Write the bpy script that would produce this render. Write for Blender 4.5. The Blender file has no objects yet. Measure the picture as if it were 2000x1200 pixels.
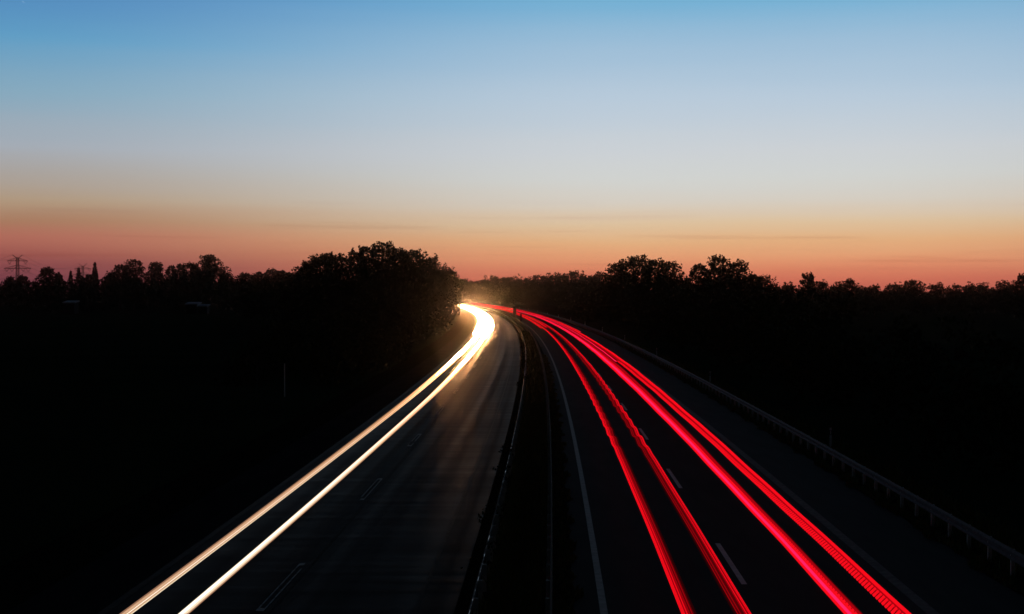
import bpy, math, random
import numpy as np
from mathutils import Vector

S = bpy.context.scene
COL = S.collection
rad = math.radians

# ------------------------------------------------------------------ camera
H = 7.62                       # eye height above the carriageway (on an overbridge)
F = 2777.8                     # focal length in photo pixels (50 mm)
cam = bpy.data.objects.new('camera', bpy.data.cameras.new('camera'))
COL.objects.link(cam)
cam.location = (0, 0, H)
cam.rotation_euler = (rad(90 - 0.618), 0, 0)
cam.data.lens = 50.0
cam.data.sensor_width = 36.0
cam.data.clip_start = 0.3
cam.data.clip_end = 20000
S.camera = cam

# ------------------------------------------------------------------ exposure
S.view_settings.view_transform = 'Standard'
S.view_settings.look = 'None'
S.view_settings.exposure = 0.0
S.view_settings.gamma = 1.0
S.cycles.use_denoising = True
S.cycles.max_bounces = 6
S.cycles.diffuse_bounces = 2
S.cycles.glossy_bounces = 3
S.cycles.volume_bounces = 1
S.cycles.sample_clamp_indirect = 0.0
S.cycles.caustics_reflective = False

# ------------------------------------------------------------------ dusk sky
def lin(r, g, b):
    f = lambda c: (c/255/12.92) if c/255 <= .04045 else ((c/255 + .055)/1.055)**2.4
    return (f(r), f(g), f(b), 1)

W = bpy.data.worlds.new('World')
S.world = W
W.use_nodes = True
nt = W.node_tree
N, L = nt.nodes, nt.links
bg = N['Background']

def math_node(tree, op, a, b=None, c=None):
    n = tree.nodes.new('ShaderNodeMath')
    n.operation = op
    for i, v in enumerate((a, b, c)):
        if v is None:
            continue
        if isinstance(v, (int, float)):
            n.inputs[i].default_value = v
        else:
            tree.links.new(v, n.inputs[i])
    return n.outputs[0]

def map_range(tree, v, a, b, c, d, kind='LINEAR'):
    n = tree.nodes.new('ShaderNodeMapRange')
    n.interpolation_type = kind
    tree.links.new(v, n.inputs[0])
    for i, q in enumerate((a, b, c, d)):
        n.inputs[1 + i].default_value = q
    return n.outputs[0]

def ramp(tree, fac, stops):
    n = tree.nodes.new('ShaderNodeValToRGB')
    n.color_ramp.interpolation = 'LINEAR'
    e = n.color_ramp.elements
    while len(e) < len(stops):
        e.new(0.5)
    for el, (p, c) in zip(e, stops):
        el.position = p
        el.color = c
    tree.links.new(fac, n.inputs[0])
    return n.outputs[0]

tc = N.new('ShaderNodeTexCoord')
sep = N.new('ShaderNodeSeparateXYZ')
L.new(tc.outputs['Generated'], sep.inputs[0])
dx, dy, dz = sep.outputs
az = math_node(nt, 'ARCTAN2', dx, dy)
# wisps of thin high cloud: noise stretched along the horizon
cmb = N.new('ShaderNodeCombineXYZ')
L.new(math_node(nt, 'MULTIPLY', az, 5.0), cmb.inputs[0])
L.new(math_node(nt, 'MULTIPLY', dz, 150.0), cmb.inputs[1])
nz = N.new('ShaderNodeTexNoise')
nz.inputs['Scale'].default_value = 1.0
nz.inputs['Detail'].default_value = 4.0
nz.inputs['Roughness'].default_value = 0.55
L.new(cmb.outputs[0], nz.inputs['Vector'])
streak = map_range(nt, nz.outputs[0], 0.52, 0.74, 0.0, 1.0, 'SMOOTHSTEP')
low = map_range(nt, dz, 0.028, 0.075, 1.0, 0.0, 'SMOOTHSTEP')
streak = math_node(nt, 'MULTIPLY', streak, low)
# a slow waver in the height of the colour bands
cmb2 = N.new('ShaderNodeCombineXYZ')
L.new(math_node(nt, 'MULTIPLY', az, 2.2), cmb2.inputs[0])
L.new(math_node(nt, 'MULTIPLY', dz, 40.0), cmb2.inputs[1])
nz2 = N.new('ShaderNodeTexNoise')
nz2.inputs['Scale'].default_value = 1.0
nz2.inputs['Detail'].default_value = 2.0
L.new(cmb2.outputs[0], nz2.inputs['Vector'])
wav = math_node(nt, 'MULTIPLY', math_node(nt, 'SUBTRACT', nz2.outputs[0], 0.5), 0.012)
el = math_node(nt, 'ADD', dz, wav)

Z = [0, .009, .018, .0252, .036, .0468, .0612, .079, .097, .133, .169, .205, .30, .50, 1.0]
MID = [(194, 97, 82), (210, 112, 88), (223, 138, 102), (229, 158, 114), (227, 176, 128), (222, 193, 157),
       (214, 205, 192), (209, 211, 208), (204, 209, 213), (184, 202, 218), (158, 190, 215), (110, 174, 211),
       (42, 66, 90), (18, 22, 30), (9, 10, 13)]
SIDE = [(110, 58, 70), (118, 61, 72), (134, 70, 75), (155, 84, 78), (177, 107, 91), (168, 122, 95),
        (176, 152, 126), (169, 163, 158), (165, 172, 181), (134, 169, 190), (96, 157, 196), (76, 128, 186),
        (36, 56, 84), (17, 20, 28), (9, 10, 13)]
zc = math_node(nt, 'MAXIMUM', el, 0.0)
r1 = ramp(nt, zc, [(z, lin(*c)) for z, c in zip(Z, MID)])
r2 = ramp(nt, zc, [(z, lin(*c)) for z, c in zip(Z, SIDE)])
daz = math_node(nt, 'SUBTRACT', az, 0.13)
left_t = map_range(nt, daz, -0.04, -0.49, 0.0, 1.0, 'SMOOTHSTEP')
right_t = map_range(nt, daz, 0.10, 0.62, 0.0, 1.0, 'SMOOTHSTEP')
t = math_node(nt, 'ADD', left_t, right_t)
mx = N.new('ShaderNodeMix')
mx.data_type = 'RGBA'
L.new(t, mx.inputs[0])
L.new(r1, mx.inputs[6])
L.new(r2, mx.inputs[7])
# cloud wisps are a little darker and pinker than the glow behind them
mc = N.new('ShaderNodeMix')
mc.data_type = 'RGBA'
mc.blend_type = 'MULTIPLY'
L.new(math_node(nt, 'MULTIPLY', streak, 0.6), mc.inputs[0])
L.new(mx.outputs[2], mc.inputs[6])
mc.inputs[7].default_value = (0.80, 0.66, 0.68, 1)
# away from the afterglow the sky goes to night
back = map_range(nt, math_node(nt, 'ABSOLUTE', daz), 0.42, 2.2, 1.0, 0.05, 'SMOOTHSTEP')
md = N.new('ShaderNodeMix')
md.data_type = 'RGBA'
md.blend_type = 'MULTIPLY'
md.inputs[0].default_value = 1.0
L.new(mc.outputs[2], md.inputs[6])
L.new(back, md.inputs[7])
# physical twilight sky, sun four degrees below the horizon
sky = N.new('ShaderNodeTexSky')
sky.sky_type = 'NISHITA'
sky.sun_disc = False
sky.sun_elevation = rad(-4)
sky.sun_rotation = rad(5)
sky.ozone_density = 3.0
ms = N.new('ShaderNodeMix')
ms.data_type = 'RGBA'
ms.blend_type = 'ADD'
ms.inputs[0].default_value = 0.03
L.new(md.outputs[2], ms.inputs[6])
L.new(sky.outputs[0], ms.inputs[7])
L.new(ms.outputs[2], bg.inputs['Color'])
bg.inputs['Strength'].default_value = 1.0

# ------------------------------------------------------------------ helpers
def xref(Y):                       # painted left edge line of the right-hand carriageway
    return 1.09 + 0.0353*Y - 0.871e-4*Y*Y

def P(off, Y, z=0.0):
    return (xref(Y) + off, Y, z)

def at(px, py, Y):                 # a photo pixel at a given distance
    return ((px - 1000)/F*Y, Y, H + (570 - py)/F*Y)

class MB:
    def __init__(self):
        self.v, self.f, self.uv = [], [], None
    def quad(self, a, b, c, d):
        i = len(self.v)
        self.v += [a, b, c, d]
        self.f.append((i, i+1, i+2, i+3))
    def box(self, x0, x1, y0, y1, z0, z1):
        i = len(self.v)
        self.v += [(x0,y0,z0),(x1,y0,z0),(x1,y1,z0),(x0,y1,z0),(x0,y0,z1),(x1,y0,z1),(x1,y1,z1),(x0,y1,z1)]
        for q in ((0,3,2,1),(4,5,6,7),(0,1,5,4),(1,2,6,5),(2,3,7,6),(3,0,4,7)):
            self.f.append(tuple(i+k for k in q))
    def tube(self, pts, rs, n=6, cap=True):
        pts = [Vector(p) for p in pts]
        base = len(self.v)
        m = len(pts)
        for k in range(m):
            d = (pts[min(k+1, m-1)] - pts[max(k-1, 0)]).normalized()
            up = Vector((0,0,1)) if abs(d.z) < .9 else Vector((1,0,0))
            a = d.cross(up).normalized()
            b = a.cross(d)
            r = rs[k] if hasattr(rs, '__len__') else rs
            for j in range(n):
                th = 2*math.pi*j/n
                self.v.append(tuple(pts[k] + a*(math.cos(th)*r) + b*(math.sin(th)*r)))
        for k in range(m-1):
            for j in range(n):
                j2 = (j+1) % n
                self.f.append((base+k*n+j, base+k*n+j2, base+(k+1)*n+j2, base+(k+1)*n+j))
        if cap:
            self.f.append(tuple(base+j for j in reversed(range(n))))
            self.f.append(tuple(base+(m-1)*n+j for j in range(n)))
    def bar(self, a, b, r, n=4):
        self.tube([a, b], r, n)
    def build(self, name, mat, parent=None, smooth=False):
        return link(name, mesh(name, self.v, self.f, mat, smooth), parent)

def mesh(name, v, f, mat, smooth=False):
    me = bpy.data.meshes.new(name)
    me.from_pydata(v, [], f)
    if mat:
        me.materials.append(mat)
    if smooth:
        me.polygons.foreach_set('use_smooth', [True]*len(me.polygons))
    me.update()
    return me

def quads_mesh(name, V, mat):
    """V: (n,4,3) array of separate quads"""
    n = len(V)
    me = bpy.data.meshes.new(name)
    me.vertices.add(n*4)
    me.vertices.foreach_set('co', V.reshape(-1).astype(np.float32))
    me.loops.add(n*4)
    me.loops.foreach_set('vertex_index', np.arange(n*4, dtype=np.int32))
    me.polygons.add(n)
    me.polygons.foreach_set('loop_start', np.arange(0, n*4, 4, dtype=np.int32))
    me.polygons.foreach_set('loop_total', np.full(n, 4, dtype=np.int32))
    me.materials.append(mat)
    me.update(calc_edges=True)
    me.validate()
    return me

def link(name, me, parent=None):
    o = bpy.data.objects.new(name, me)
    COL.objects.link(o)
    if parent:
        o.parent = parent
    return o

def empty(name, loc=(0, 0, 0), rz=0.0):
    o = bpy.data.objects.new(name, None)
    COL.objects.link(o)
    o.location = loc
    o.rotation_euler = (0, 0, rz)
    o.empty_display_size = 0.3
    return o

def tag(o, label=None, cat=None, group=None, kind=None):
    if label: o['label'] = label
    if cat: o['category'] = cat
    if group: o['group'] = group
    if kind: o['kind'] = kind
    return o

def copy_tree(o, parent=None):
    c = o.copy()
    COL.objects.link(c)
    c.parent = parent
    for ch in list(o.children):
        copy_tree(ch, c)
    return c

# ------------------------------------------------------------------ materials
def principled(name, col, rough=.8, spec=.3, metal=0.0):
    m = bpy.data.materials.new(name)
    m.use_nodes = True
    b = m.node_tree.nodes['Principled BSDF']
    b.inputs['Base Color'].default_value = (*col, 1)
    b.inputs['Roughness'].default_value = rough
    b.inputs['Specular IOR Level'].default_value = spec
    b.inputs['Metallic'].default_value = metal
    return m, b, m.node_tree

def noisy(name, c1, c2, scale, rough=.85, spec=.05, metal=0.0, detail=5, stretch=(1,1,1), bump=0.0, rvar=0.0, coord='Object'):
    m, b, t = principled(name, c1, rough, spec, metal)
    tc = t.nodes.new('ShaderNodeTexCoord')
    mp = t.nodes.new('ShaderNodeMapping')
    mp.inputs['Scale'].default_value = stretch
    t.links.new(tc.outputs[coord], mp.inputs[0])
    n = t.nodes.new('ShaderNodeTexNoise')
    n.inputs['Scale'].default_value = scale
    n.inputs['Detail'].default_value = detail
    t.links.new(mp.outputs[0], n.inputs['Vector'])
    col = ramp(t, n.outputs[0], [(0.3, (*c1, 1)), (0.7, (*c2, 1))])
    t.links.new(col, b.inputs['Base Color'])
    if rvar:
        t.links.new(map_range(t, n.outputs[0], .3, .7, rough - rvar, rough + rvar), b.inputs['Roughness'])
    if bump:
        bp = t.nodes.new('ShaderNodeBump')
        bp.inputs['Strength'].default_value = bump
        bp.inputs['Distance'].default_value = 0.02
        t.links.new(n.outputs[0], bp.inputs['Height'])
        t.links.new(bp.outputs[0], b.inputs['Normal'])
    return m

M = {}
M['field'] = noisy('field_grass', (.015, .024, .013), (.030, .041, .020), .05, 1.0, .0, detail=8)
M['asphalt'] = noisy('dark_asphalt', (.052, .052, .054), (.072, .072, .074), 1.5, .95, .015, detail=8, stretch=(1, .15, 1), bump=.15)
M['old_asphalt'] = noisy('old_shoulder_asphalt', (.022, .022, .023), (.036, .035, .035), 1.2, .97, .0, detail=8, stretch=(1, .2, 1))
M['dark_steel'] = noisy('dark_median_steel', (.028, .026, .025), (.055, .052, .050), 3.0, .8, .02)  # darker steel for the two median rails
M['soil'] = noisy('median_soil', (.010, .010, .007), (.022, .020, .014), 2.0, 1.0, .0, detail=6)
M['paint'] = noisy('worn_road_paint', (.20, .175, .165), (.31, .275, .26), 4.0, .7, .3, detail=6)  # warm tint of the line paints stands in for red tail-light glow
M['dull_paint'] = noisy('dull_tinted_paint', (.13, .115, .11), (.24, .215, .205), 4.0, .8, .02, detail=6)
M['dash_paint'] = noisy('lane_dash_paint', (.66, .60, .58), (.82, .77, .75), 4.0, .7, .05, detail=6)
M['faded'] = noisy('faded_line', (.040, .039, .038), (.062, .06, .06), 3.0, .42, .0005)
M['dash_fill'] = noisy('worn_dash_filling', (.05, .048, .045), (.13, .125, .12), 7.0, .8, .0)
M['rim_paint'] = noisy('glint_rim_paint', (.07, .068, .065), (.22, .21, .20), 9.0, .55, .05, detail=6)  # paler than the filling, holds the headlight glint of the rims
M['joint'] = noisy('joint_sealant', (.030, .029, .028), (.075, .072, .070), 3.0, .6, .0005)
M['steel'] = noisy('galvanised_steel', (.10, .10, .10), (.20, .20, .20), 3.0, .28, .5, metal=.9)
M['steel_post'] = noisy('weathered_post_steel', (.48, .45, .40), (.66, .62, .56), 6.0, .7, .3)
M['dull_steel'] = noisy('dull_weathered_steel', (.07, .07, .08), (.12, .12, .135), 5.0, .7, .05)
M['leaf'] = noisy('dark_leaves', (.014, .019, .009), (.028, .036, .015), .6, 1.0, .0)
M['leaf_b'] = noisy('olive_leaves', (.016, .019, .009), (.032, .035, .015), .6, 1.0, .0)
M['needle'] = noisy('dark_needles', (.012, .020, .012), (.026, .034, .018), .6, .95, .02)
M['bark'] = noisy('bark', (.030, .024, .018), (.060, .048, .038), 3.0, .9, .1)
M['grass'] = noisy('verge_grass', (.085, .10, .028), (.14, .15, .045), 1.2, .9, .1)
M['pylon'] = noisy('pylon_steel', (.10, .09, .09), (.16, .14, .14), .4, .7, .3)
M['wire'] = noisy('conductor', (.05, .05, .05), (.08, .08, .08), .2, .6, .3)
M['white_plastic'] = noisy('white_post_plastic', (.72, .72, .70), (.82, .82, .80), 8.0, .4, .4)
M['black_plastic'] = noisy('black_post_band', (.015, .015, .015), (.03, .03, .03), 8.0, .5, .4)
M['reflector'] = noisy('reflector_glass', (.80, .80, .80), (.88, .88, .88), 30.0, .15, .8)
M['sign_back'] = noisy('dark_sign_back', (.010, .010, .011), (.022, .022, .023), 4.0, .7, .2)
M['pale_roof'] = noisy('pale_sheet_roof', (.13, .145, .18), (.19, .205, .24), .8, .6, .3)
M['white_sheet'] = noisy('white_sheet_roof', (.22, .215, .20), (.30, .29, .27), .8, .5, .3)
M['shed_wall'] = noisy('shed_boards', (.016, .015, .014), (.026, .024, .022), 1.5, .85, .2, stretch=(6, 6, 1))

def broken_glint():
    """rail edge: broken headlight glint put into bright patches with dark gaps"""
    m, b, t = principled('broken_glint_edge', (.3, .3, .3), .3, .3, 1.0)
    tc = t.nodes.new('ShaderNodeTexCoord')
    def noise(st, det):
        mp = t.nodes.new('ShaderNodeMapping')
        mp.inputs['Scale'].default_value = st
        t.links.new(tc.outputs['Object'], mp.inputs[0])
        n = t.nodes.new('ShaderNodeTexNoise')
        n.inputs['Scale'].default_value = 1.0
        n.inputs['Detail'].default_value = det
        t.links.new(mp.outputs[0], n.inputs['Vector'])
        return n.outputs[0]
    f = math_node(t, 'MULTIPLY', map_range(t, noise((0, 1.1, 0), 3), .46, .56, 0, 1), map_range(t, noise((0, .06, 0), 1), .40, .50, 0, 1))
    t.links.new(f, b.inputs['Metallic'])
    t.links.new(map_range(t, f, 0, 1, .95, .30), b.inputs['Roughness'])
    t.links.new(ramp(t, f, [(0, (.018, .016, .014, 1)), (1, (.15, .14, .13, 1))]), b.inputs['Base Color'])
    return m
M['lip'] = broken_glint()

def concrete():
    """older concrete carriageway: brushed across the lanes, polished in the wheel tracks (UV: u = metres across, v = metres along)"""
    m, b, t = principled('brushed_concrete', (.040, .039, .041), .5, .00045)
    tc = t.nodes.new('ShaderNodeTexCoord')
    def noise(scale, st, det):
        mp = t.nodes.new('ShaderNodeMapping')
        mp.inputs['Scale'].default_value = st
        t.links.new(tc.outputs['UV'], mp.inputs[0])
        n = t.nodes.new('ShaderNodeTexNoise')
        n.inputs['Scale'].default_value = scale
        n.inputs['Detail'].default_value = det
        t.links.new(mp.outputs[0], n.inputs['Vector'])
        return n.outputs[0]
    brush = noise(1.0, (.12, 1.3, 1), 6)
    tracks = noise(1.0, (1.15, .004, 1), 2)
    stains = noise(.35, (1, .12, 1), 5)
    t.links.new(ramp(t, stains, [(.3, (.026, .026, .029, 1)), (.7, (.040, .039, .042, 1))]), b.inputs['Base Color'])
    r = math_node(t, 'ADD', map_range(t, tracks, .35, .65, .31, .48), map_range(t, brush, .3, .7, -.07, .07))
    t.links.new(r, b.inputs['Roughness'])
    bp = t.nodes.new('ShaderNodeBump')
    bp.inputs['Strength'].default_value = .35
    bp.inputs['Distance'].default_value = .03
    t.links.new(brush, bp.inputs['Height'])
    t.links.new(bp.outputs[0], b.inputs['Normal'])
    return m
M['concrete'] = concrete()

def glow(name, col, strength):
    m = bpy.data.materials.new(name)
    m.use_nodes = True
    t = m.node_tree
    t.nodes.remove(t.nodes['Principled BSDF'])
    e = t.nodes.new('ShaderNodeEmission')
    e.inputs[0].default_value = (*col, 1)
    e.inputs[1].default_value = strength
    t.links.new(e.outputs[0], t.nodes['Material Output'].inputs[0])
    return m

def shade_below(m):
    """emission masked off the underside of the strands so the road below stays unlit"""
    t = m.node_tree
    e = [n for n in t.nodes if n.type == 'EMISSION'][0]
    g = t.nodes.new('ShaderNodeNewGeometry')
    sp_ = t.nodes.new('ShaderNodeSeparateXYZ')
    t.links.new(g.outputs['Normal'], sp_.inputs[0])
    f = math_node(t, 'GREATER_THAN', sp_.outputs[2], -0.12)
    if e.inputs[1].is_linked:
        src = e.inputs[1].links[0].from_socket
        t.links.new(math_node(t, 'MULTIPLY', src, f), e.inputs[1])
    else:
        t.links.new(math_node(t, 'MULTIPLY', f, e.inputs[1].default_value), e.inputs[1])
    return m

def beam(name, near_col, far_col, near, far, y0, y1):
    """strand emission raised with distance, standing in for headlamps aimed at the viewer"""
    m = glow(name, near_col, near)
    t = m.node_tree
    e = [n for n in t.nodes if n.type == 'EMISSION'][0]
    g = t.nodes.new('ShaderNodeNewGeometry')
    s = t.nodes.new('ShaderNodeSeparateXYZ')
    t.links.new(g.outputs['Position'], s.inputs[0])
    f = map_range(t, s.outputs[1], y0, y1, 0, 1, 'SMOOTHSTEP')
    f3 = math_node(t, 'POWER', f, 2.0)
    t.links.new(math_node(t, 'MULTIPLY_ADD', f3, far - near, near), e.inputs[1])
    mixc = t.nodes.new('ShaderNodeMix')
    mixc.data_type = 'RGBA'
    t.links.new(map_range(t, s.outputs[1], 30, 120, 0, 1), mixc.inputs[0])
    mixc.inputs[6].default_value = (*near_col, 1)
    mixc.inputs[7].default_value = (*far_col, 1)
    t.links.new(mixc.outputs[2], e.inputs[0])
    return shade_below(m)

# ------------------------------------------------------------------ ground and roads
g = MB()
g.quad((-4000, -600, 0), (4000, -600, 0), (4000, 6000, 0), (-4000, 6000, 0))
tag(g.build('ground', M['field']), kind='structure')

def strip(o0, o1, z, y0, y1, step, name, mat, parent=None, jitter=None):
    ys = np.arange(y0, y1 + .01, step)
    v, f, uv = [], [], []
    for i, Y in enumerate(ys):
        j0, j1 = jitter(Y) if jitter else (0, 0)
        v += [P(o0 + j0, Y, z), P(o1 + j1, Y, z)]
        uv += [(o0, Y), (o1, Y)]
    for i in range(len(ys) - 1):
        f.append((2*i, 2*i+1, 2*i+3, 2*i+2))
    me = mesh(name, v, f, mat)
    lay = me.uv_layers.new(name='UVMap')
    for lp in me.loops:
        lay.data[lp.index].uv = uv[lp.vertex_index]
    return link(name, me, parent)

Y0, Y1 = -60, 1100
rng = random.Random(4)
ragged = lambda Y: (.10*math.sin(Y*.9) + .08*math.sin(Y*2.3 + 1), .10*math.sin(Y*.7 + 2) + .09*math.sin(Y*1.9))
tag(strip(-16.5, 12.6, .012, Y0, Y1, 4, 'verge', M['soil']), kind='structure')
road_l = tag(strip(-14.1, -3.55, .028, Y0, Y1, 4, 'road', M['concrete']), kind='structure')
road_r = tag(strip(-0.72, 10.5, .028, Y0, Y1, 2, 'road', M['asphalt'], jitter=lambda Y: (.04*math.sin(Y*1.3), .07*math.sin(Y*.8) + .05*math.sin(Y*2.1))), kind='structure')

tag(strip(-14.15, -11.98, .033, Y0, Y1, 4, 'shoulder', M['old_asphalt']), kind='structure')
strip(-.09, .09, .034, Y0, Y1, 4, 'edge_line', M['paint'], road_r)
strip(7.6, 7.9, .034, Y0, Y1, 4, 'edge_line', M['dull_paint'], road_r)
for k in range(-2, 44):
    a = 36.8 + 18.05*k
    strip(3.68, 3.83, .034, a, a + 6, 3, 'lane_dash', M['dash_paint'], road_r)
strip(-4.53, -4.45, .034, Y0, Y1, 4, 'edge_line', M['faded'], road_l)
strip(-11.95, -11.75, .035, Y0, Y1, 4, 'edge_line', M['faded'], road_l)
strip(-7.93, -7.885, .033, Y0, Y1, 4, 'slab_joint', M['joint'], road_l)
for k in range(-2, 44):                       # worn dashes: headlight glint painted as pale raised rims, dull middle
    a = 33.7 + 18.05*k
    d = MB()
    for o0, o1, b0, b1 in ((-8.28, -8.24, 0, 6), (-8.12, -8.08, 0, 6), (-8.24, -8.12, 0, .35), (-8.24, -8.12, 5.65, 6)):
        n = max(1, int((b1 - b0)/.75))
        for q in range(n):
            if b1 - b0 > 1 and rng.random() < .12:
                continue
            ya, yb = a + b0 + (b1-b0)*q/n, a + b0 + (b1-b0)*(q+.9)/n
            p = [P(o0, ya, .028), P(o1, ya, .028), P(o1, yb, .028), P(o0, yb, .028)]
            u = [(x, y, .037) for x, y, _ in p]
            d.quad(*u)
            d.quad(p[1], p[0], u[0], u[1])
    dash = d.build('lane_dash', M['rim_paint'], road_l)
    strip(-8.235, -8.125, .034, a + .36, a + 5.64, 3, 'dash_filling', M['dash_fill'], dash)

# ------------------------------------------------------------------ guardrails
W_PROFILE = [(-.04, .0), (.0, .02), (.0, .06), (-.045, .10), (-.045, .14), (.0, .18), (.0, .24), (-.04, .28), (-.055, .31)]
def guardrail(off, face, y0, y1, ztop, label, group, post_from, steel, hang=0.10):
    g = empty('guardrail', P(off, 40, 0))
    tag(g, label, 'guardrail', group)
    ox, oy = g.location.x, g.location.y
    ys = np.arange(y0, y1 + .1, 2.0)
    v, f = [], []
    n = len(W_PROFILE)
    for Y in ys:
        x = xref(Y) + off - ox
        for dx_, dz_ in W_PROFILE:
            v.append((x + face*dx_, Y - oy, ztop - .31 + dz_))
    for i in range(len(ys) - 1):
        for j in range(n - 1):
            f.append((i*n+j, i*n+j+1, (i+1)*n+j+1, (i+1)*n+j))
    rail = link('rail', mesh('rail', v, f, M['dull_steel' if steel == 'dull_steel' else 'dark_steel'], False), g)
    if steel == 'steel':                    # added top lip, bright to catch the headlight glint
        lip = MB()
        lip.tube([(xref(Y) + off - ox - face*.055, Y - oy, ztop + .012) for Y in ys], .011, 6)
        lip.build('glint_strip', M['lip'], rail, True)
    # posts every two metres: the nearest as parts, the far rest as one part
    far = MB()
    pm = MB()
    pm.box(-.055, .055, -.03, .03, -.25, ztop - .03)
    pme = mesh('post', pm.v, pm.f, M['steel_post'])
    bm_ = MB()
    bm_.box(-.05, .05, -.05, .05, ztop - .22, ztop - .10)
    cnt = 0
    Y = post_from
    while Y < y1:
        x = xref(Y) + off - ox - face*hang
        if cnt < 100:
            o = link('post', pme, g)
            o.location = (x, Y - oy, 0)
        else:
            far.box(x - .055, x + .055, Y - oy - .03, Y - oy + .03, -.25, ztop - .03)
        cnt += 1
        Y += 2.0
    if far.v:
        tag(far.build('post', M['steel_post'], g), kind='stuff')
    return g

guardrail(11.0, -1, -40, 760, .76, 'long galvanised guardrail on pale posts along the right-hand hard shoulder, below the white marker posts', None, 30.0, 'dull_steel')
guardrail(-3.05, -1, -40, 760, .74, 'median guardrail glinting in pieces beside the carriageway of the white headlight streaks', None, 30.0, 'steel')
guardrail(-1.22, 1, -40, 760, .74, 'dark median guardrail beside the thin grass strip, next to the carriageway of the red streaks', None, 30.0, 'dark_steel')

# ------------------------------------------------------------------ marker posts
def marker_post():
    r = empty('marker_post')
    b = MB()
    prof = [(-.06, -.05), (.06, -.05), (.035, .05), (-.035, .05)]
    def prism(mb, z0, z1, s=1.0):
        i = len(mb.v)
        for z in (z0, z1):
            for x, y in prof:
                mb.v.append((x*s, y*s, z))
        for q in ((3,2,1,0), (4,5,6,7), (0,1,5,4), (1,2,6,5), (2,3,7,6), (3,0,4,7)):
            mb.f.append(tuple(i+k for k in q))
    prism(b, -.2, .72)
    prism(b, .95, 1.02)
    i = len(b.v)                                   # sloped cap
    b.v += [(x, y, 1.02) for x, y in prof] + [(-.05, -.05, 1.07), (.05, -.05, 1.07)]
    b.f += [(i, i+1, i+5, i+4), (i+1, i+2, i+5), (i+2, i+3, i+4, i+5), (i+3, i, i+4)]
    b.build('post_body', M['white_plastic'], r)
    k = MB()
    prism(k, .72, .95, 1.0)
    k.build('black_band', M['black_plastic'], r)
    q = MB()
    q.box(-.025, .025, -.062, -.052, .75, .92)
    q.build('reflector', M['reflector'], r)
    return r
ORD = ['nearest', 'second nearest', 'third nearest', 'fourth nearest', 'fifth', 'sixth', 'seventh', 'eighth', 'ninth', 'tenth',
       'eleventh', 'twelfth', 'thirteenth', 'fourteenth']
proto = marker_post()
for i in range(14):
    o = proto if i == 0 else copy_tree(proto)
    Y = 68.5 + 48.3*i
    o.location = P(12.25, Y, 0)
    o.scale = (1.0, 1.0, 1.0)
    tag(o, 'white marker post with black band behind the right guardrail, %s%s' % (ORD[i], '' if i < 4 else ' from the near end'), 'marker post', 'white marker posts along the right guardrail')

# ------------------------------------------------------------------ dark boards standing on the median
def board(px, ybase, ytop, wpx, Y, label, posts=2):
    x, _, _ = at(px, ybase, Y)
    s = Y/F
    w, h = wpx*s, (ybase - ytop)*s
    r = empty('sign_board', (x, Y, 0))
    tag(r, label, 'sign', None)
    p = MB()
    p.box(-w/2, w/2, -.04, .04, .55, h)
    p.build('panel', M['sign_back'], r)
    q = MB()
    q.box(-w/2 - .03, w/2 + .03, -.06, .06, h, h + .05)
    q.build('top_cap', M['sign_back'], r)
    for k in range(posts):
        sx = 0 if posts == 1 else (-1 if k == 0 else 1)*w*.32
        b = MB()
        b.tube([(sx, .08, -.3), (sx, .08, h - .1)], .045, 8)
        b.build('post', M['sign_back'], r)
board(1005.2, 626, 601, 6.0, 390, 'tall black upright board on the median, its outline cutting across the red streaks')
board(1017.5, 633, 614, 3.4, 340, 'low narrow black board on the median, nearer and shorter than the tall one', 1)

# ------------------------------------------------------------------ light streaks of the passing traffic
RED = glow('tail_red', (1.0, .004, .012), .95)
RED_DIM = glow('tail_red_dim', (1.0, .002, .012), .36)
RED_DARK = glow('tail_red_dark', (1.0, .002, .014), .13)
RED_FAINT = glow('tail_red_faint', (1.0, .010, .030), .03)
PINK = glow('tail_pink', (1.0, .014, .105), 1.25)
for m_ in (RED, RED_DIM, RED_DARK, RED_FAINT, PINK):
    shade_below(m_)
REDS = [PINK, RED, RED_DIM, RED_DARK, RED_FAINT]

def ysamples(y0, y1, fine=None):
    ys = [y0]
    while ys[-1] < y1:
        y = ys[-1]
        st = 1.0 if y < 60 else 3.0 if y < 160 else 6.0
        if fine and fine[0] < y < fine[1]:
            st = .45
        ys.append(min(y1, y + st))
    return ys

def trail(label, group, base, z, y0, y1, strands, grow=lambda Y: 1.0, wob=None, name='light_trail', fine=None, sides=5, wander=None, extra=None):
    """one lamp's streak: a bundle of luminous strands hung at lamp height along the lane"""
    r = empty(name, P(base, max(y0, 30), 0))
    tag(r, label, 'light trail', group)
    ox, oy, _ = r.location
    for (do, dz_, rr, mat) in strands:
        b = MB()
        pts, rs = [], []
        for Y in ysamples(y0, y1, fine):
            k = grow(Y)
            ow = wander(Y) if wander else 0
            zw = wob(Y) if wob else 0
            pts.append((xref(Y) + base + do*k + ow - ox, Y - oy, z + dz_*k + zw))
            rs.append(rr*k)
        b.tube(pts, rs, sides)
        b.build('strand', mat, r, True)
    if extra:
        extra(r, ox, oy)
    return r

def win(Y, a, b, e):
    s = lambda t: max(0, min(1, t))**2*(3 - 2*max(0, min(1, t)))
    return s((Y - a)/e)*s((b - Y)/e)

GR = 'red tail-light streaks on the right-hand carriageway'
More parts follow.
